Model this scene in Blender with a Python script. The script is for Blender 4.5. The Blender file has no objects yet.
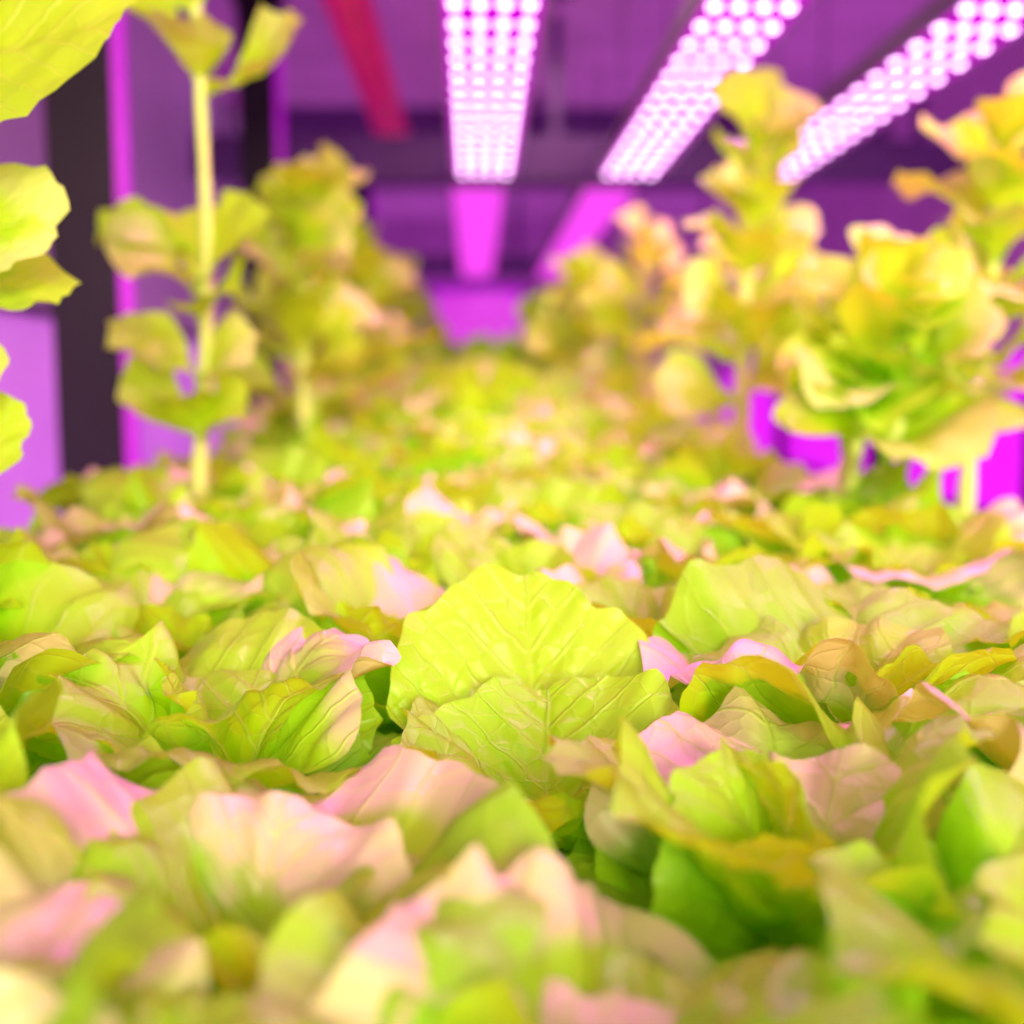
import bpy, math, random
import numpy as np
from mathutils import Vector, Matrix

random.seed(5)
scene = bpy.context.scene
COL = scene.collection
scene.view_settings.view_transform = 'Standard'

# ------------------------------------------------------------------ helpers
CAMZ = 1.177
SLOPE = 0.025
SOIL0 = 0.775
def soil_z(y): return SOIL0 + SLOPE*y

def new_mat(name):
    m = bpy.data.materials.new(name); m.use_nodes = True
    nt = m.node_tree; nt.nodes.clear()
    out = nt.nodes.new('ShaderNodeOutputMaterial')
    return m, nt, out

def N(nt, t, **kw):
    n = nt.nodes.new(t)
    for k, v in kw.items(): setattr(n, k, v)
    return n

def M(nt, op, a, b=None, c=None):
    n = nt.nodes.new('ShaderNodeMath'); n.operation = op
    for i, v in enumerate((a, b, c)):
        if v is None: continue
        if isinstance(v, (int, float)): n.inputs[i].default_value = v
        else: nt.links.new(v, n.inputs[i])
    return n.outputs[0]

def mixc(nt, f, a, b):
    n = nt.nodes.new('ShaderNodeMix'); n.data_type = 'RGBA'
    if isinstance(f, (int, float)): n.inputs[0].default_value = f
    else: nt.links.new(f, n.inputs[0])
    for i, v in ((6, a), (7, b)):
        if isinstance(v, tuple): n.inputs[i].default_value = v if len(v) == 4 else (*v, 1)
        else: nt.links.new(v, n.inputs[i])
    return n.outputs[2]

def simple_mat(name, col, rough=0.5, metal=0.0, noise=0.12, scale=6.0, emis=None, estr=0.0, spec=0.5):
    m, nt, out = new_mat(name)
    p = N(nt, 'ShaderNodeBsdfPrincipled')
    p.inputs['Roughness'].default_value = rough
    p.inputs['Metallic'].default_value = metal
    p.inputs['Specular IOR Level'].default_value = spec
    tc = N(nt, 'ShaderNodeTexCoord')
    nz = N(nt, 'ShaderNodeTexNoise'); nz.inputs['Scale'].default_value = scale; nz.inputs['Detail'].default_value = 4
    nt.links.new(tc.outputs['Object'], nz.inputs['Vector'])
    d = tuple(c*(1-noise*2) for c in col); b = tuple(min(1, c*(1+noise)) for c in col)
    nt.links.new(mixc(nt, nz.outputs['Fac'], d, b), p.inputs['Base Color'])
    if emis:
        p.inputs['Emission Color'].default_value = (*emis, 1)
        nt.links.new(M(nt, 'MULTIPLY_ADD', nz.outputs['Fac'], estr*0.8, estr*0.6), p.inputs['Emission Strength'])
    nt.links.new(p.outputs[0], out.inputs[0])
    return m

def emit_mat(name, col, s, sample=True):
    m, nt, out = new_mat(name)
    e = N(nt, 'ShaderNodeEmission'); e.inputs[0].default_value = (*col, 1); e.inputs[1].default_value = s
    nt.links.new(e.outputs[0], out.inputs[0])
    if not sample: m.cycles.emission_sampling = 'NONE'
    return m

# ------------------------------------------------------------------ leaf material
def leaf_material(name, dark, light, tcol, sheen_col, painted_sheen=0.5, b0=0.58, b1=0.72):
    m, nt, out = new_mat(name)
    L = nt.links.new
    uv = N(nt, 'ShaderNodeUVMap'); uv.uv_map = 'UVMap'
    geo = N(nt, 'ShaderNodeNewGeometry')
    nzw = N(nt, 'ShaderNodeTexNoise'); nzw.inputs['Scale'].default_value = 4; L(uv.outputs[0], nzw.inputs['Vector'])
    sep = N(nt, 'ShaderNodeSeparateXYZ'); L(uv.outputs[0], sep.inputs[0])
    w = M(nt, 'MULTIPLY_ADD', nzw.outputs['Fac'], 0.14, -0.07)
    x = M(nt, 'ADD', M(nt, 'SUBTRACT', sep.outputs[0], 0.5), M(nt, 'MULTIPLY', w, 0.25))
    ax = M(nt, 'ABSOLUTE', x)
    y = M(nt, 'ADD', sep.outputs[1], w)
    s = M(nt, 'DIVIDE', M(nt, 'MULTIPLY_ADD', ax, -1.15, y), 0.17)
    fr = M(nt, 'ABSOLUTE', M(nt, 'SUBTRACT', M(nt, 'FRACT', s), 0.5))
    vd = M(nt, 'MULTIPLY', M(nt, 'SUBTRACT', 0.5, fr), 0.17)
    vw = M(nt, 'MAXIMUM', M(nt, 'MULTIPLY_ADD', ax, -0.026, 0.018), 0.006)
    vein = M(nt, 'MAXIMUM', M(nt, 'SUBTRACT', 1.0, M(nt, 'DIVIDE', vd, vw)), 0.0)
    wid = M(nt, 'MAXIMUM', M(nt, 'MULTIPLY_ADD', y, -0.030, 0.034), 0.006)
    mid = M(nt, 'SUBTRACT', 1.0, M(nt, 'MINIMUM', M(nt, 'DIVIDE', ax, wid), 1.0))
    vor = N(nt, 'ShaderNodeTexVoronoi', feature='DISTANCE_TO_EDGE'); vor.inputs['Scale'].default_value = 9
    addv = N(nt, 'ShaderNodeVectorMath', operation='ADD'); L(uv.outputs[0], addv.inputs[0])
    cmb = N(nt, 'ShaderNodeCombineXYZ'); L(w, cmb.inputs[0]); L(geo.outputs['Random Per Island'], cmb.inputs[2]); L(cmb.outputs[0], addv.inputs[1])
    L(addv.outputs[0], vor.inputs['Vector'])
    net = M(nt, 'SUBTRACT', 1.0, M(nt, 'MINIMUM', M(nt, 'DIVIDE', vor.outputs['Distance'], 0.07), 1.0))
    blis = M(nt, 'MINIMUM', M(nt, 'DIVIDE', vor.outputs['Distance'], 0.4), 1.0)
    v1 = M(nt, 'MAXIMUM', vein, mid)
    vall = M(nt, 'MINIMUM', M(nt, 'MULTIPLY_ADD', net, 0.25, v1), 1.0)
    nz = N(nt, 'ShaderNodeTexNoise'); nz.inputs['Scale'].default_value = 2.6; nz.inputs['Detail'].default_value = 2
    add2 = N(nt, 'ShaderNodeVectorMath', operation='ADD'); L(uv.outputs[0], add2.inputs[0])
    c2 = N(nt, 'ShaderNodeCombineXYZ'); L(M(nt, 'MULTIPLY', geo.outputs['Random Per Island'], 37.0), c2.inputs[2]); L(c2.outputs[0], add2.inputs[1])
    L(add2.outputs[0], nz.inputs['Vector'])
    f = M(nt, 'ADD', M(nt, 'MULTIPLY', nz.outputs['Fac'], 0.5), M(nt, 'MULTIPLY_ADD', geo.outputs['Random Per Island'], 0.7, -0.1))
    fcl = N(nt, 'ShaderNodeClamp'); L(f, fcl.inputs[0])
    base = mixc(nt, fcl.outputs[0], dark, light)
    rnd2 = M(nt, 'FRACT', M(nt, 'MULTIPLY', geo.outputs['Random Per Island'], 7.31))
    mr = N(nt, 'ShaderNodeMapRange'); L(rnd2, mr.inputs[0])
    mr.inputs[1].default_value = b0; mr.inputs[2].default_value = b1; mr.inputs[3].default_value = 0.06; mr.inputs[4].default_value = painted_sheen
    rim = N(nt, 'ShaderNodeMapRange', interpolation_type='SMOOTHSTEP')
    L(M(nt, 'ADD', M(nt, 'ADD', sep.outputs[1], M(nt, 'MULTIPLY', ax, 0.6)), M(nt, 'MULTIPLY_ADD', nz.outputs['Fac'], 1.4, -0.7)), rim.inputs[0])
    rim.inputs[1].default_value = 0.55; rim.inputs[2].default_value = 0.95; rim.inputs[3].default_value = 0.04; rim.inputs[4].default_value = 1.0
    bl = M(nt, 'MULTIPLY', mr.outputs[0], rim.outputs[0])
    base = mixc(nt, bl, base, sheen_col)  # lamp highlights painted into the leaf colour, patchy toward the rim
    base = mixc(nt, M(nt, 'MULTIPLY', vall, 0.45), base, (min(1, light[0]*1.35), min(1, light[1]*1.15), light[2]*2.2+0.08))
    tr = mixc(nt, M(nt, 'MULTIPLY', vall, 0.45), tcol, (tcol[0]*1.2, tcol[1]*1.0, tcol[2]+0.12))
    bmp = N(nt, 'ShaderNodeBump'); bmp.inputs['Strength'].default_value = 0.5; bmp.inputs['Distance'].default_value = 0.003
    L(M(nt, 'MULTIPLY_ADD', blis, 0.45, M(nt, 'MULTIPLY', vall, -1.0)), bmp.inputs['Height'])
    p = N(nt, 'ShaderNodeBsdfPrincipled')
    L(base, p.inputs['Base Color']); p.inputs['Roughness'].default_value = 0.38
    p.inputs['Specular IOR Level'].default_value = 0.6
    L(bmp.outputs[0], p.inputs['Normal'])
    t = N(nt, 'ShaderNodeBsdfTranslucent'); L(tr, t.inputs[0]); L(bmp.outputs[0], t.inputs['Normal'])
    mx = N(nt, 'ShaderNodeMixShader'); L(M(nt, 'MULTIPLY_ADD', bl, -0.2, 0.46), mx.inputs[0])
    L(p.outputs[0], mx.inputs[1]); L(t.outputs[0], mx.inputs[2]); L(mx.outputs[0], out.inputs[0])
    return m

MAT_LEAF = leaf_material('lettuce_leaf', (0.36, 0.74, 0.003), (0.58, 0.90, 0.006), (0.50, 0.96, 0.004), (0.92, 0.58, 0.55), 0.85)
MAT_HERO = leaf_material('lettuce_leaf_lime', (0.42, 0.78, 0.003), (0.56, 0.88, 0.005), (0.52, 0.96, 0.004), (0.90, 0.80, 0.50), 0.08)
MAT_TALL = leaf_material('tall_leaf', (0.46, 0.76, 0.006), (0.64, 0.90, 0.012), (0.56, 0.93, 0.008), (0.92, 0.72, 0.46), 0.5)
MAT_STEM = simple_mat('pale_stem', (0.72, 0.80, 0.20), 0.45, noise=0.1, scale=20)

# ------------------------------------------------------------------ leaf geometry
class MB:
    def __init__(s): s.v = []; s.f = []; s.uv = []; s.mi = []; s.n = 0
    def grid(s, P, UV, mi=0):
        a, b = P.shape[:2]
        s.v.append(P.reshape(-1, 3))
        idx = np.arange(a*b).reshape(a, b) + s.n
        q = np.stack([idx[:-1, :-1], idx[1:, :-1], idx[1:, 1:], idx[:-1, 1:]], -1).reshape(-1, 4)
        s.f.append(q); s.uv.append(UV.reshape(-1, 2)); s.mi.append(np.full(len(q), mi)); s.n += a*b
    def build(s, name, mats):
        v = np.concatenate(s.v); f = np.concatenate(s.f); uv = np.concatenate(s.uv); mi = np.concatenate(s.mi)
        me = bpy.data.meshes.new(name)
        me.vertices.add(len(v)); me.vertices.foreach_set('co', v.astype(np.float32).ravel())
        me.loops.add(len(f)*4); me.loops.foreach_set('vertex_index', f.astype(np.int32).ravel())
        me.polygons.add(len(f)); me.polygons.foreach_set('loop_start', np.arange(0, len(f)*4, 4, dtype=np.int32))
        me.polygons.foreach_set('material_index', mi.astype(np.int32))
        me.update(calc_edges=True)
        l = me.uv_layers.new(name='UVMap'); l.data.foreach_set('uv', uv[f.ravel()].astype(np.float32).ravel())
        for m in mats: me.materials.append(m)
        me.polygons.foreach_set('use_smooth', np.ones(len(f), dtype=bool))
        me.validate(); me.update()
        return me

def sstep(t): t = np.clip(t, 0, 1); return t*t*(3-2*t)

def leaf_grid(r_, L, W=1.0, a0=70, a1=20, pw=1.3, cup=1.0, ruffle=1.0, nr=32, nt=91, pet=0.42, neck=0.13, tipdroop=0.0, pucker=1.0, shape=0.5, edgeroll=0.0):
    rr = np.linspace(0.0, 1, nr)[:, None]**0.8
    tt = np.linspace(-1, 1, nt)[None, :]
    th = np.radians(87)*tt
    ph = r_.uniform(0, 6.28, 12)
    scal = 1+0.020*np.sin(9*th+ph[0])+0.018*np.sin(17*th+ph[1])+0.035*np.sin(3*th+ph[2])+0.012*np.sin(31*th+ph[10])
    R = np.cos(th)**shape*scal
    x = R*rr*np.sin(th); y = R*rr*np.cos(th)
    x = x*(neck+(1-neck)*sstep((y-0.04)/pet))*W
    UV = np.stack([x/W*0.9+0.5, y], -1)
    ax = np.abs(x)
    edge = rr**2.2*np.ones_like(th)
    edge2 = rr**3.5*np.ones_like(th)
    h = cup*0.8*x*x
    rf = np.sin(5*th+ph[4]+1.0*np.sin(2*th+ph[8]))+0.5*np.sin(9*th+ph[5])
    h = h + 0.050*ruffle*edge*rf
    h = h + 0.034*ruffle*edge2*(np.sin(15*th+ph[6]+1.5*np.sin(3*th+ph[11]))+0.4*np.sin(27*th+ph[7]))
    h = h + 0.03*rr**1.5*np.sin(2.6*th+ph[2])+0.02*np.sin(4*y+ph[9])*rr
    s = (y-1.15*ax)/0.17
    pk = np.sin(np.pi*s)**2*sstep(ax/0.06)*sstep(rr*2)
    pk2 = np.sin(15*x+ph[1]+2*np.sin(7*y))*np.sin(14*y+ph[3]+2*np.sin(6*x))
    h = h + pucker*(0.018*pk+0.012*pk2)*sstep(rr*2)
    h = h - 0.018*np.exp(-(x/0.03)**2)*(1-0.6*y)
    h = h - edgeroll*rr**5
    ys = np.linspace(-0.05, 1.2, 126)
    yc = np.clip(ys, 0, 1.15)
    al = np.radians(a0+(a1-a0)*yc**pw - tipdroop*np.clip((yc-0.55)/0.45, 0, 1.2)**2)
    Pc = np.cumsum(np.cos(al))*(ys[1]-ys[0]); Ps = np.cumsum(np.sin(al))*(ys[1]-ys[0])
    Pc -= np.interp(0, ys, Pc); Ps -= np.interp(0, ys, Ps)
    o = np.interp(y, ys, Pc); u = np.interp(y, ys, Ps); a = np.interp(y, ys, al)
    o = o - h*np.sin(a); u = u + h*np.cos(a)
    x = x + 0.022*ruffle*edge*np.sin(8*th+ph[0])
    return np.stack([x, o, u], -1)*L, UV

def place(P, az=0.0, roll=0.0, pos=(0, 0, 0)):
    Q = P
    if roll:
        c, s = math.cos(math.radians(roll)), math.sin(math.radians(roll))
        Q = np.stack([Q[..., 0]*c+Q[..., 2]*s, Q[..., 1], -Q[..., 0]*s+Q[..., 2]*c], -1)
    c, s = math.cos(math.radians(az)), math.sin(math.radians(az))
    Q = np.stack([Q[..., 0]*c-Q[..., 1]*s, Q[..., 0]*s+Q[..., 1]*c, Q[..., 2]], -1)
    return Q+np.array(pos)

def lettuce_mesh(name, seed, n=10, explicit=None, openness=1.0, size=1.0, skirt=5, mat=None):
    """open loose-leaf head: whorls of broad leaves, outer ones arching outwards"""
    r_ = np.random.RandomState(seed); mb = MB()
    for i in range(n):
        t = i/(n-1) if n > 1 else 0
        az = i*137.5+r_.uniform(-15, 15)
        L = (0.205-0.065*t)*r_.uniform(0.9, 1.1)*size
        a0 = 66+19*t+r_.uniform(-5, 5)
        a1 = (14+44*t)*openness+r_.uniform(-14, 14)
        rad = 0.02*(1-t)
        P, UV = leaf_grid(r_, L, W=r_.uniform(0.95, 1.2), a0=a0, a1=a1, pw=r_.uniform(1.1, 1.8), cup=r_.uniform(-0.1, 0.7),
                          ruffle=r_.uniform(0.8, 1.6), tipdroop=r_.uniform(0, 75)*(1-t), edgeroll=r_.uniform(0, 0.12))
        mb.grid(place(P, az, r_.uniform(-12, 12), (-rad*math.sin(math.radians(az)), rad*math.cos(math.radians(az)), 0)), UV)
    for i in range(skirt):
        P, UV = leaf_grid(r_, 0.165*size, W=1.15, a0=36, a1=0, cup=0.3, ruffle=0.9, nr=14, nt=31)
        mb.grid(place(P, i*360/skirt+r_.uniform(-20, 20), 0), UV)
    for e in (explicit or []):
        kw = dict(e); az = kw.pop('az'); roll = kw.pop('roll', 0); pos = kw.pop('pos', (0, 0, 0))
        P, UV = leaf_grid(r_, **kw); mb.grid(place(P, az, roll, pos), UV)
    return mb.build(name, [mat or MAT_LEAF])

def add_obj(name, data, loc=(0, 0, 0), rot=(0, 0, 0), scale=1.0, parent=None):
    o = bpy.data.objects.new(name, data); COL.objects.link(o)
    o.location = loc; o.rotation_euler = rot
    o.scale = (scale,)*3 if isinstance(scale, (int, float)) else scale
    if parent: o.parent = parent
    return o

def empty(name, loc=(0, 0, 0)):
    e = bpy.data.objects.new(name, None); COL.objects.link(e); e.location = loc; e.empty_display_size = 0.1
    return e

variants = [lettuce_mesh('lettuce_head_mesh_%d' % i, 300+i, n=7+i % 4, size=1.10, openness=[1, .8, 1.1, .6, 1, .9, 1.2, .7][i]) for i in range(8)]

hero = lettuce_mesh('hero_lettuce_mesh', 7, n=1, size=0.6, skirt=6, mat=MAT_HERO, explicit=[
    dict(az=3, L=0.225, W=0.90, a0=74, a1=56, pw=1.2, cup=0.35, ruffle=0.4, pos=(0, 0.065, 0.0), pucker=0.8),
    dict(az=-6, L=0.150, W=1.25, a0=72, a1=34, pw=1.5, cup=0.7, ruffle=0.8, pos=(0.005, -0.005, 0.005), pucker=0.9),
    dict(az=75, L=0.17, W=1.0, a0=68, a1=18, pw=1.2, cup=0.5, ruffle=1.0),
    dict(az=-70, L=0.17, W=1.0, a0=66, a1=20, pw=1.2, cup=0.5, ruffle=1.0),
    dict(az=120, L=0.155, W=1.1, a0=66, a1=10, pw=1.2, cup=0.4, ruffle=1.0, pos=(0, -.02, 0)),
    dict(az=-120, L=0.150, W=1.1, a0=62, a1=0, pw=1.2, cup=0.4, ruffle=1.0, pos=(0, -.02, 0)),
    dict(az=170, L=0.13, W=1.2, a0=52, a1=-15, pw=1.0, cup=0.2, ruffle=1.0, pos=(0, -.03, 0)),
])

crop = empty('lettuce_crop')
named = [
    (0.050, 0.88, hero, 0, 1.0),
    (-0.21, 0.90, variants[0], 30, 1.05),
    (0.31, 0.95, variants[1], 200, 1.08),
    (0.21, 0.68, variants[2], 75, 0.95),
    (-0.12, 0.60, variants[3], 100, 0.92),
    (0.44, 0.74, variants[4], 140, 1.02),
    (-0.38, 0.68, variants[5], 260, 1.0),
    (-0.47, 1.0, variants[6], 300, 1.0),
    (0.58, 1.04, variants[7], 50, 1.0),
    (-0.07, 1.17, variants[5], 80, 1.0),
    (0.20, 1.22, variants[0], 190, 1.0),
    (0.05, 0.45, variants[6], 130, 0.85),
    (0.31, 0.48, variants[1], 320, 0.95),
    (-0.22, 0.41, variants[2], 100, 0.95),
    (-0.04, 0.30, variants[4], 20, 0.75),
]
for (x, y, me, rz, s) in named:
    add_obj('lettuce_head', me, (x, y, soil_z(y)), (0, 0, math.radians(rz)), s)

rowd = 0.22; k = 0
y = 0.35
row = 0
while y < 9.3:
    off = 0.13 if row % 2 else 0.0
    for j in range(-4, 5):
        x = j*0.255+off-0.06+random.uniform(-.03, .03)
        lim = 0.70 if y < 2.4 else 0.60
        if abs(x) > lim: continue
        yy = y+random.uniform(-.03, .03)
        if any((x-a[0])**2+(yy-a[1])**2 < 0.18**2 for a in named): continue
        s = random.uniform(0.9, 1.12)*(0.9 if yy < 0.7 else 1)
        g = min(max((yy-2.3)/4.0, 0), 1.4)          # older, taller rows toward the far end
        add_obj('head_%03d' % k, variants[random.randrange(8)], (x, yy, soil_z(yy)),
                (random.uniform(-.1, .1), random.uniform(-.1, .1), random.uniform(0, 6.28)), (s*(1+0.30*g), s*(1+0.35*g), s*(1+1.1*g)), parent=crop)
        k += 1
    y += rowd; row += 1

# ------------------------------------------------------------------ tall plants
def tube(mb, pts, radii, mi=1, n=10):
    pts = np.array(pts, float); m = len(pts)
    T = np.gradient(pts, axis=0); T /= np.linalg.norm(T, axis=1)[:, None]
    up = np.array([0.31, 0.95, 0.05]) if abs(T[0][2]) > 0.5 else np.array([0, 0.05, 1.0])
    A = np.cross(T, up); A /= np.linalg.norm(A, axis=1)[:, None]; B = np.cross(T, A)
    a = np.linspace(0, 2*np.pi, n+1)
    P = pts[:, None, :]+np.array(radii)[:, None, None]*(np.cos(a)[None, :, None]*A[:, None, :]+np.sin(a)[None, :, None]*B[:, None, :])
    UV = np.stack(np.broadcast_arrays(a[None, :]/6.28, np.linspace(0, 1, m)[:, None]), -1)
    mb.grid(P, UV, mi)

def tall_plant(x, y, top_z, seed, n=14, lean=0.02, lsz=0.15, lo_z=1.2, explicit=None, stems=1, spread=0.0, rad=0.014, tilt=40):
    """top_z: height of the tip above the floor; lo_z: height of the lowest leaf"""
    z0 = soil_z(y); H = top_z-z0; lo = (lo_z-z0)/H
    r_ = np.random.RandomState(seed); mb = MB()
    for sidx in range(stems):
        sa = sidx*2.4+seed
        sp = spread*(0 if sidx == 0 else 1)
        Hs = H*(1 if sidx == 0 else r_.uniform(0.78, 0.95))
        t = np.linspace(0, 1, 24)
        px = lean*t**1.5+0.012*np.sin(5*t+seed)+math.cos(sa)*sp*t**0.8
        py = 0.01*np.cos(4*t+seed)-0.01+math.sin(sa)*sp*t**0.8*0.6
        pts = np.stack([px, py, t*Hs*0.92-0.03], -1)
        tube(mb, pts, rad*(1.15-0.55*t)*(1+0.12*np.sin(40*t)))
        for i in range(n):
            f = i/(n-1) if n > 1 else 0.5
            h = lo+(0.97-lo)*f**0.85
            base = [np.interp(h, t, pts[:, q]) for q in range(3)]
            az = i*137.5+seed*40+r_.uniform(-25, 25)
            up = f**2
            L = lsz*(1.15-0.4*f)*r_.uniform(0.85, 1.2)
            P, UV = leaf_grid(r_, L, W=r_.uniform(0.8, 1.1), a0=42+33*up+r_.uniform(-8, 12), a1=0+55*up+r_.uniform(-25, 20), pw=1.2,
                              cup=r_.uniform(0.5, 1.6), ruffle=r_.uniform(0.5, 1.2), nr=18, nt=35, pet=0.75, neck=0.08, tipdroop=r_.uniform(0, 60), shape=0.75)
            mb.grid(place(P, az, -tilt*math.sin(math.radians(az))+r_.uniform(-15, 15), base), UV, 0)
    for e in (explicit or []):
        kw = dict(e); az = kw.pop('az'); hz = kw.pop('z')-z0
        roll = kw.pop('roll', -tilt*math.sin(math.radians(az)))
        base = (lean*max(0, hz/H)**1.5, 0, hz)
        kw.setdefault('pet', 0.7); kw.setdefault('neck', 0.09); kw.setdefault('shape', 0.75)
        P, UV = leaf_grid(r_, nr=24, nt=45, **kw); mb.grid(place(P, az, roll, base), UV, 0)
    me = mb.build('tall_lettuce_mesh', [MAT_TALL, MAT_STEM])
    return add_obj('bolting_lettuce_plant', me, (x, y, z0+0.005))

tall_plant(-0.575, 1.22, 1.74, 3, n=0, lean=0.0, tilt=55, explicit=[
    dict(z=1.47, az=-88, L=0.245, W=0.95, a0=30, a1=5, cup=0.5, ruffle=0.5, shape=0.5, neck=.2, pet=.4),
    dict(z=1.62, az=-20, L=0.17, W=1.0, a0=60, a1=20, cup=0.9, ruffle=0.6),
    dict(z=1.62, az=100, L=0.17, W=1.0, a0=60, a1=10, cup=0.9, ruffle=0.6),
    dict(z=1.31, az=-92, L=0.170, W=0.78, a0=25, a1=0, cup=0.4, ruffle=0.3, shape=.5),
    dict(z=1.25, az=-80, L=0.150, W=0.9, a0=22, a1=-10, cup=0.4, ruffle=0.5, roll=30),
    dict(z=1.17, az=-100, L=0.105, W=0.9, a0=25, a1=0, cup=0.6, ruffle=0.5),
    dict(z=1.10, az=-85, L=0.115, W=0.9, a0=25, a1=0, cup=0.6, ruffle=0.5),
    dict(z=1.27, az=80, L=0.15, W=0.9, a0=35, a1=0, cup=0.6, ruffle=0.6),
    dict(z=1.44, az=40, L=0.15, W=0.9, a0=45, a1=0, cup=0.6, ruffle=0.6),
])
tall_plant(-0.505, 2.10, 1.95, 5, n=0, lean=0.03, rad=0.014, explicit=[
    dict(z=1.80, az=20, L=0.18, W=1.1, a0=70, a1=40, cup=1.0, ruffle=0.8),
    dict(z=1.68, az=-85, L=0.24, W=1.0, a0=20, a1=60, cup=1.0, ruffle=0.8),
    dict(z=1.76, az=80, L=0.17, W=0.9, a0=50, a1=20, cup=1.2, ruffle=0.8),
    dict(z=1.68, az=160, L=0.17, W=0.9, a0=60, a1=10, cup=1.0, ruffle=0.8),
    dict(z=1.40, az=88, L=0.19, W=0.8, a0=35, a1=-5, cup=1.0, ruffle=0.8),
    dict(z=1.33, az=130, L=0.19, W=0.95, a0=45, a1=-20, cup=1.0, ruffle=0.8),
    dict(z=1.34, az=-80, L=0.21, W=1.05, a0=65, a1=45, cup=0.6, ruffle=0.6),
    dict(z=1.28, az=-140, L=0.17, W=0.9, a0=40, a1=-10, cup=1.0, ruffle=0.8),
    dict(z=1.34, az=10, L=0.20, W=0.9, a0=65, a1=40, cup=1.0, ruffle=0.8),
    dict(z=1.18, az=90, L=0.18, W=0.9, a0=60, a1=10, cup=1.0, ruffle=0.8),
    dict(z=1.16, az=-90, L=0.17, W=0.9, a0=70, a1=0, cup=1.0, ruffle=0.8),
    dict(z=1.07, az=100, L=0.18, W=0.9, a0=60, a1=20, cup=1.0, ruffle=0.8),
    dict(z=1.06, az=-100, L=0.16, W=0.9, a0=60, a1=20, cup=1.0, ruffle=0.8),
    dict(z=1.08, az=180, L=0.16, W=0.9, a0=50, a1=-10, cup=1.0, ruffle=0.8),
])
tall_plant(-0.46, 3.10, 1.76, 8, n=18, lean=0.03, lsz=0.25, lo_z=1.12, rad=0.016)
tall_plant(-0.60, 4.1, 1.74, 9, n=14, lsz=0.23, lo_z=1.15, rad=0.018)
tall_plant(-0.46, 4.8, 1.78, 12, n=16, lsz=0.28, lo_z=1.15, rad=0.02)
tall_plant(-0.46, 6.2, 1.78, 13, n=14, lsz=0.28, lo_z=1.2, rad=0.02)
tall_plant(-0.44, 7.6, 1.74, 14, n=14, lsz=0.3, lo_z=1.2, rad=0.02)
# right
tall_plant(0.60, 2.55, 1.84, 21, n=20, lean=0.02, lsz=0.19, lo_z=1.18, rad=0.018)
tall_plant(0.66, 1.95, 1.42, 22, n=10, lean=0.01, lsz=0.19, lo_z=1.15, rad=0.014, stems=3, spread=0.09)
tall_plant(0.95, 2.15, 1.72, 23, n=20, lean=0.02, lsz=0.22, lo_z=1.16, rad=0.015)
tall_plant(0.76, 3.3, 1.80, 24, n=15, lsz=0.20, lo_z=1.22, rad=0.018)
tall_plant(0.62, 4.3, 1.80, 25, n=15, lsz=0.23, lo_z=1.2, rad=0.02)
tall_plant(0.54, 5.6, 1.72, 26, n=16, lsz=0.28, lo_z=1.2, rad=0.02)
tall_plant(0.46, 6.9, 1.66, 27, n=16, lsz=0.30, lo_z=1.2, rad=0.02)

# ------------------------------------------------------------------ boxes
def boxes(name, lst, mat, parent=None, bevel=0.0, loc=(0, 0, 0), rot=(0, 0, 0)):
    vs = []; fs = []
    for (cx, cy, cz, sx, sy, sz) in lst:
        b = len(vs)
        for dx, dy, dz in ((-1, -1, -1), (1, -1, -1), (1, 1, -1), (-1, 1, -1), (-1, -1, 1), (1, -1, 1), (1, 1, 1), (-1, 1, 1)):
            vs.append((cx+dx*sx/2, cy+dy*sy/2, cz+dz*sz/2))
        for f in ((0, 3, 2, 1), (4, 5, 6, 7), (0, 1, 5, 4), (1, 2, 6, 5), (2, 3, 7, 6), (3, 0, 4, 7)):
            fs.append(tuple(b+i for i in f))
    me = bpy.data.meshes.new(name); me.from_pydata(vs, [], fs); me.materials.append(mat); me.update()
    o = add_obj(name, me, loc, rot, parent=parent)
    if bevel:
        bv = o.modifiers.new('bevel', 'BEVEL'); bv.width = bevel; bv.segments = 2
    return o

M_WALL = simple_mat('wall_paint', (0.42, 0.20, 0.46), 0.6, noise=0.1, scale=2, emis=(0.25, 0.03, 0.28), estr=0.4)  # emission puts a purple glow into the painted wall
M_CEIL = simple_mat('ceiling_panel', (0.38, 0.16, 0.45), 0.6, noise=0.4, scale=1.2, emis=(0.36, 0.06, 0.38), estr=0.55)  # emission stands in for purple haze and bounce light on the ceiling
M_FLOOR = simple_mat('floor_epoxy', (0.55, 0.4, 0.6), 0.25, noise=0.08, scale=3)
M_DARK = simple_mat('dark_steel', (0.02, 0.006, 0.03), 0.5, noise=0.1, spec=0.2)
M_BEAM = simple_mat('purple_grey_beam', (0.08, 0.02, 0.13), 0.5, noise=0.1, spec=0.2, emis=(0.06, 0.008, 0.09), estr=0.5)  # slight emission lifts the beam as purple haze would
M_TRAY = simple_mat('tray_plastic', (0.75, 0.75, 0.75), 0.35, noise=0.05)
M_SOIL = simple_mat('substrate', (0.05, 0.09, 0.01), 0.9, noise=0.4, scale=60, spec=0.1)
M_ALU = simple_mat('lamp_housing', (0.25, 0.15, 0.28), 0.35, metal=0.6, noise=0.05)
M_PANEL = emit_mat('lamp_panel_magenta', (0.90, 0.003, 0.90), 0.8)
M_LED = emit_mat('led_diode', (1.0, 0.55, 1.0), 7.5, False)
M_TUBE = emit_mat('lamp_diffuser_pink', (1.0, 0.07, 0.95), 1.1)
M_GLOWR = simple_mat('frosted_pane_magenta', (0.4, 0.02, 0.45), 0.3, emis=(0.78, 0.008, 0.92), estr=0.95, scale=1.5)  # glow for the panes added low on the right
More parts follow.
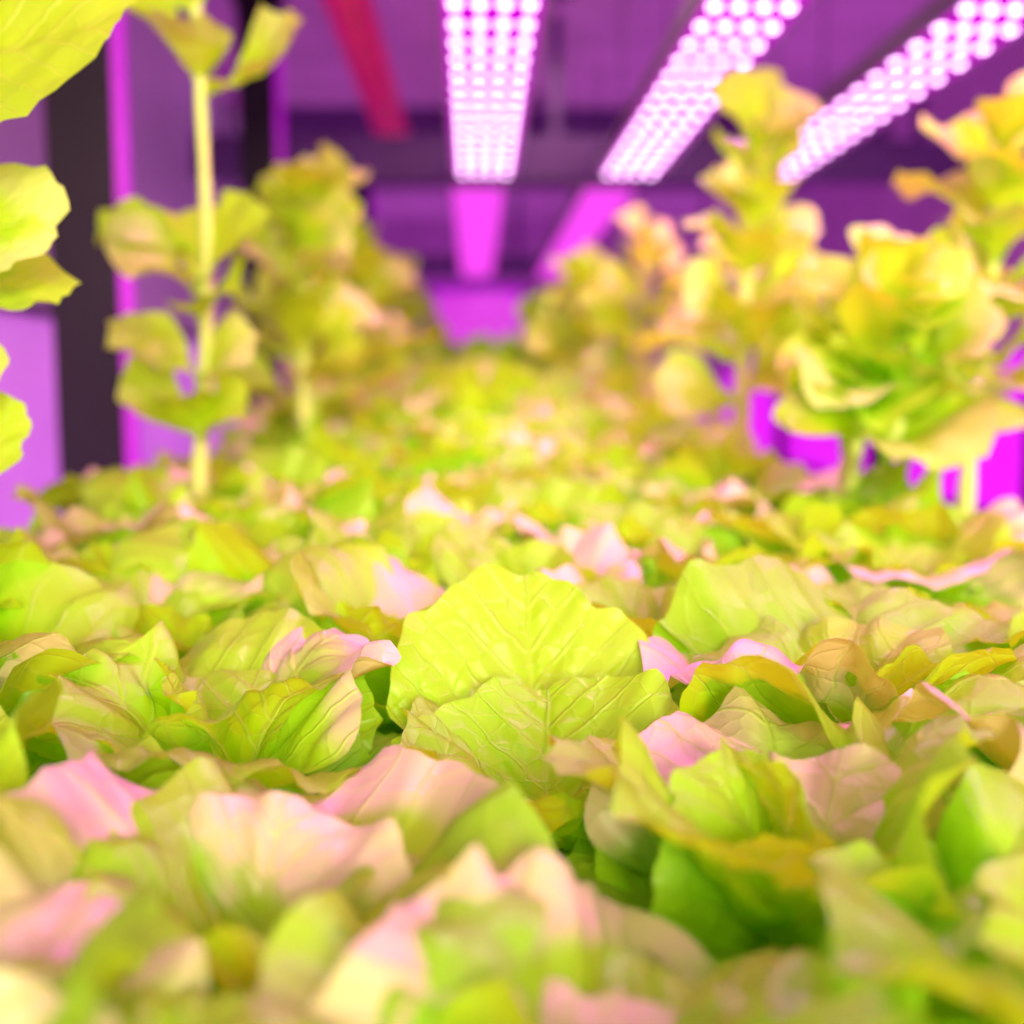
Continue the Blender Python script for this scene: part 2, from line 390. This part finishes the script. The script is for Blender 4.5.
M_GLOWE = simple_mat('frosted_pane_end', (0.4, 0.02, 0.45), 0.3, emis=(0.75, 0.05, 0.75), estr=0.9, scale=1.5)  # glow for the pane added at the far end
M_GLOWL = simple_mat('frosted_pane_lavender', (0.35, 0.2, 0.4), 0.3, emis=(0.58, 0.11, 0.72), estr=0.8, scale=0.9)
M_PANEUP = simple_mat('frosted_pane_dusk', (0.25, 0.15, 0.3), 0.3, emis=(0.32, 0.09, 0.36), estr=0.45, scale=1.5)
M_DUCT = simple_mat('crimson_duct', (0.75, 0.02, 0.18), 0.4, emis=(0.5, 0.0, 0.12), estr=0.4)  # crimson light on the duct is put in as emission
M_STRIP = simple_mat('magenta_strip', (0.4, 0.0, 0.5), 0.4, emis=(0.5, 0.0, 0.7), estr=0.6)  # emission stands in for magenta light catching post edges

# ------------------------------------------------------------------ grow bed
bed = empty('hydroponic_bench')
ang = math.atan(SLOPE)
Lb = 9.3; yc = 0.15+Lb/2
boxes('tray', [(0, yc, -0.07, 1.62, Lb, 0.03), (-0.80, yc, -0.03, 0.03, Lb, 0.12), (0.80, yc, -0.03, 0.03, Lb, 0.12),
               (0, 0.15, -0.03, 1.62, 0.03, 0.12), (0, 0.15+Lb, -0.03, 1.62, 0.03, 0.12)], M_TRAY, bed, 0.004, (0, 0, SOIL0), (ang, 0, 0))
boxes('substrate', [(0, yc, -0.03, 1.57, Lb-0.03, 0.05)], M_SOIL, bed, 0, (0, 0, SOIL0), (ang, 0, 0))
legs = []
for yy in (0.3, 2.3, 4.3, 6.3, 8.3, 9.3):
    h = soil_z(yy)-0.09
    for xx in (-0.72, 0.72): legs.append((xx, yy, h/2, 0.05, 0.05, h))
    legs.append((0, yy, h-0.03, 1.4, 0.04, 0.05))
boxes('frame', legs, M_ALU, bed, 0.003)
boxes('side_trough', [(0.95, 2.15, -0.04, 0.26, 0.5, 0.02), (0.83, 2.15, 0.0, 0.015, 0.5, 0.10), (1.075, 2.15, 0.0, 0.015, 0.5, 0.10),
                      (0.95, 1.905, 0.0, 0.26, 0.015, 0.10), (0.95, 2.395, 0.0, 0.26, 0.015, 0.10), (0.95, 2.15, -0.02, 0.23, 0.47, 0.04),
                      (0.95, 2.15, -0.43, 0.05, 0.05, 0.76)], M_TRAY, bed, 0.003, (0, 0, soil_z(2.15)), (0, 0, 0))

# ------------------------------------------------------------------ room
XL, XR, YB, ZC = -1.35, 2.7, 12.4, 2.95
Y0 = -0.4
boxes('floor', [((XL+XR)/2, (Y0+YB)/2, -0.05, XR-XL+0.4, YB-Y0+0.4, 0.1)], M_FLOOR)
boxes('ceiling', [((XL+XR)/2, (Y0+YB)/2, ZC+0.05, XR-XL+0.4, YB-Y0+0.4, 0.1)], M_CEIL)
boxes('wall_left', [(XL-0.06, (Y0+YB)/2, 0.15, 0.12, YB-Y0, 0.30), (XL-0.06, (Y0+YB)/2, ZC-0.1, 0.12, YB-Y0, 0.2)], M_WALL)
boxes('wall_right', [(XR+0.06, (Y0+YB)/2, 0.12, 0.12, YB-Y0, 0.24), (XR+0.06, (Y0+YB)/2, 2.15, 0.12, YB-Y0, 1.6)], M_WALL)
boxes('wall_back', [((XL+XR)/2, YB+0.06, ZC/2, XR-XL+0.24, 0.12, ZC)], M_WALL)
posts_y = [0.65, 3.0, 5.4, 7.8, 10.2]
ys = [Y0]+posts_y+[YB]
for i in range(len(ys)-1):
    a, b = ys[i], ys[i+1]
    w = empty('window_%d' % (i+1))
    boxes('lower_pane', [(XL-0.05, (a+b)/2, 0.85, 0.02, b-a, 1.1)], M_GLOWL, w)
    boxes('upper_pane', [(XL-0.05, (a+b)/2, 2.1, 0.02, b-a, 1.35)], M_PANEUP, w)
    boxes('mullion', [(XL-0.03, (a+b)/2, 1.41, 0.05, b-a, 0.03), (XL-0.03, (a+b)/2, 2.1, 0.03, 0.03, 1.35)], M_DARK, w)
for py in posts_y:
    e = empty('steel_post', (-0.98, py, 0))
    boxes('column', [(0, 0, ZC/2, 0.17, 0.12, ZC), (0, 0, 0.02, 0.24, 0.24, 0.04), (0, 0, ZC-0.02, 0.24, 0.24, 0.04)], M_DARK, e, 0.006)
    boxes('light_strip', [(0.10, -0.04, 1.7, 0.03, 0.03, 2.2), (0.09, -0.04, 0.6, 0.04, 0.05, 0.04), (0.09, -0.04, 2.8, 0.04, 0.05, 0.04)], M_STRIP, e)  # glowing strip added in place of the magenta-lit post edge
ry = [Y0, 2.9, 5.4, 7.6, 10.0, YB]  # glowing panes added to stand for magenta light low on the right
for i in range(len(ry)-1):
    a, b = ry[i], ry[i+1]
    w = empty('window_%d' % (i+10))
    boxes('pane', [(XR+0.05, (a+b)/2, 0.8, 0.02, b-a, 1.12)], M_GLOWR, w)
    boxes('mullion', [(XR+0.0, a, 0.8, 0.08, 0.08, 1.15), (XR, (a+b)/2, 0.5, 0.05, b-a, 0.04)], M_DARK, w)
w = empty('window_20')  # glowing pane and frame added for the magenta glow at the far end
boxes('pane', [(0.03, YB-0.02, 1.65, 0.85, 0.03, 1.0)], M_GLOWE, w)
boxes('frame', [(-0.42, YB-0.04, 1.65, 0.06, 0.06, 1.06), (0.48, YB-0.04, 1.65, 0.06, 0.06, 1.06), (0.03, YB-0.04, 2.18, 0.96, 0.06, 0.06), (0.03, YB-0.04, 1.12, 0.96, 0.06, 0.06)], M_STRIP, w)
for by, bz, bh in ((5.72, 2.27, 0.20), (11.0, 2.30, 0.16)):
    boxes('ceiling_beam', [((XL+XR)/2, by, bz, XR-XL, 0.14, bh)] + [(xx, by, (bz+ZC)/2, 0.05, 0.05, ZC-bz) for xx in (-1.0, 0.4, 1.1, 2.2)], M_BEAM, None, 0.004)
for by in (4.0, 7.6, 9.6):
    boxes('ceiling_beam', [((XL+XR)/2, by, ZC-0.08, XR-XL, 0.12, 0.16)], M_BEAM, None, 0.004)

# ------------------------------------------------------------------ lamps
LZ = CAMZ+1.0
def spot(name, parent, loc, energy, col, size=160):
    l = bpy.data.lights.new(name, 'SPOT'); l.energy = energy; l.color = col; l.spot_size = math.radians(size); l.spot_blend = 1.0; l.shadow_soft_size = 0.0
    o = bpy.data.objects.new(name, l); COL.objects.link(o); o.location = loc; o.parent = parent
def led_bar(x, y0, y1):
    e = empty('led_grow_light', (x, (y0+y1)/2, LZ))
    l = y1-y0
    boxes('housing', [(0, 0, 0.035, 0.30, l, 0.05), (-0.145, 0, 0.005, 0.012, l, 0.03), (0.145, 0, 0.005, 0.012, l, 0.03)]
          + [(xx, 0, 0.085, 0.015, l*0.98, 0.05) for xx in (-0.09, -0.03, 0.03, 0.09)], M_ALU, e, 0.003)
    boxes('panel', [(0, 0, 0.006, 0.272, l-0.02, 0.006)], M_PANEL, e)
    vs = []; fs = []
    ny = int(l/0.165)
    for j in range(ny):
        yy = -l/2+0.06+j*(l-0.12)/(ny-1)
        for xx in (-0.099, -0.033, 0.033, 0.099):
            b = len(vs); r = 0.017; n = 10
            for rad, z in ((r, 0.003), (r*0.8, -0.005), (r*0.45, -0.009)):
                for q in range(n): vs.append((xx+rad*math.cos(q*2*math.pi/n), yy+1.25*rad*math.sin(q*2*math.pi/n), z))
            vs.append((xx, yy, -0.010))
            for ring in (0, 1):
                for q in range(n):
                    a1 = b+ring*n+q; a2 = b+ring*n+(q+1) % n
                    fs.append((a1, a1+n, a2+n, a2))
            for q in range(n): fs.append((b+2*n+q, b+3*n, b+2*n+(q+1) % n))
    me = bpy.data.meshes.new('diodes'); me.from_pydata(vs, [], fs); me.materials.append(M_LED); me.update()
    add_obj('diodes', me, parent=e)
    boxes('hangers', [(xx, yy, 0.06+(ZC-LZ-0.06)/2, 0.006, 0.006, ZC-LZ-0.06) for xx in (-0.1, 0.1) for yy in (-l*0.4, l*0.4)], M_DARK, e)
    for i in range(5):
        spot('spot_%d' % i, e, (0, -l/2+0.5+i*(l-1.0)/4, -0.02), 33, (1.0, 0.16, 0.95))
for bx in (0.05, 0.74, 1.42): led_bar(bx, 0.5, 5.6)
def tube_bar(x, y0, y1):
    e = empty('tube_grow_light', (x, (y0+y1)/2, LZ)); l = y1-y0
    boxes('housing', [(0, 0, 0.04, 0.30, l, 0.05), (-0.14, 0, 0.0, 0.012, l, 0.04), (0.14, 0, 0.0, 0.012, l, 0.04)], M_ALU, e, 0.003)
    boxes('diffuser', [(0, 0, 0.005, 0.262, l-0.03, 0.02)], M_TUBE, e, 0.004)
    boxes('hangers', [(0, yy, 0.06+(ZC-LZ-0.06)/2, 0.008, 0.008, ZC-LZ-0.06) for yy in (-l*0.4, l*0.4)], M_DARK, e)
for bx in (0.02, 0.70): tube_bar(bx, 6.05, 10.7)

for (lx, ly) in ((0.38, 3.6), (0.38, 5.3), (0.36, 7.2), (0.36, 9.0)):  # warm fill lamps and housings added to brighten the far crop
    e = empty('ceiling_downlight', (lx, ly, ZC))
    mb = MB(); a = np.linspace(0, 2*np.pi, 21)
    prof = [(0.001, -0.02), (0.03, -0.02), (0.045, -0.05), (0.06, -0.05), (0.06, 0.0)]
    P = np.array([[(r*math.cos(q), r*math.sin(q), z) for q in a] for r, z in prof])
    mb.grid(P, P[..., :2]); add_obj('can', mb.build('downlight_can', [M_BEAM]), parent=e)
    spot('bulb', e, (0, 0, -0.06), 50, (1.0, 0.90, 0.58), 150)

mb = MB(); tube(mb, [(-0.46, yy, 2.58) for yy in np.linspace(-0.2, 7.4, 40)], [0.085+0.006*(i % 2) for i in range(40)], 0, 20)
add_obj('ventilation_duct', mb.build('duct', [M_DUCT]))
w = empty('window_21')  # glowing pane added for a lighter bluish patch on the ceiling
boxes('pane', [(0.62, 4.85, ZC-0.01, 0.42, 0.7, 0.02)], simple_mat('skylight_pane', (0.5, 0.4, 0.7), 0.3, emis=(0.42, 0.34, 0.75), estr=0.7), w)
boxes('frame', [(0.40, 4.85, ZC-0.02, 0.04, 0.78, 0.04), (0.84, 4.85, ZC-0.02, 0.04, 0.78, 0.04), (0.62, 4.48, ZC-0.02, 0.42, 0.04, 0.04), (0.62, 5.22, ZC-0.02, 0.42, 0.04, 0.04)], M_BEAM, w)

# ------------------------------------------------------------------ light
sun = bpy.data.lights.new('low_sun', 'SUN'); sun.energy = 4.4; sun.angle = math.radians(22); sun.color = (1.0, 0.94, 0.52)
so = bpy.data.objects.new('low_sun', sun); COL.objects.link(so)
d = Vector((-0.14, 1.0, -0.22)).normalized()
so.rotation_euler = d.to_track_quat('-Z', 'Y').to_euler(); so.location = (0, -4, 3)

wd = bpy.data.worlds.new('World'); scene.world = wd; wd.use_nodes = True
bg = wd.node_tree.nodes['Background']; bg.inputs[0].default_value = (1.0, 0.92, 0.52, 1); bg.inputs[1].default_value = 1.3

# ------------------------------------------------------------------ camera
cam = bpy.data.cameras.new('camera'); co = bpy.data.objects.new('camera', cam); COL.objects.link(co)
cam.sensor_width = 36; cam.lens = 40.0; cam.clip_start = 0.02
co.location = (0, 0, CAMZ)
co.rotation_euler = (math.radians(90-6.37), 0, math.radians(-1.86))
cam.dof.use_dof = True; cam.dof.focus_distance = 0.90; cam.dof.aperture_fstop = 1.9
scene.camera = co
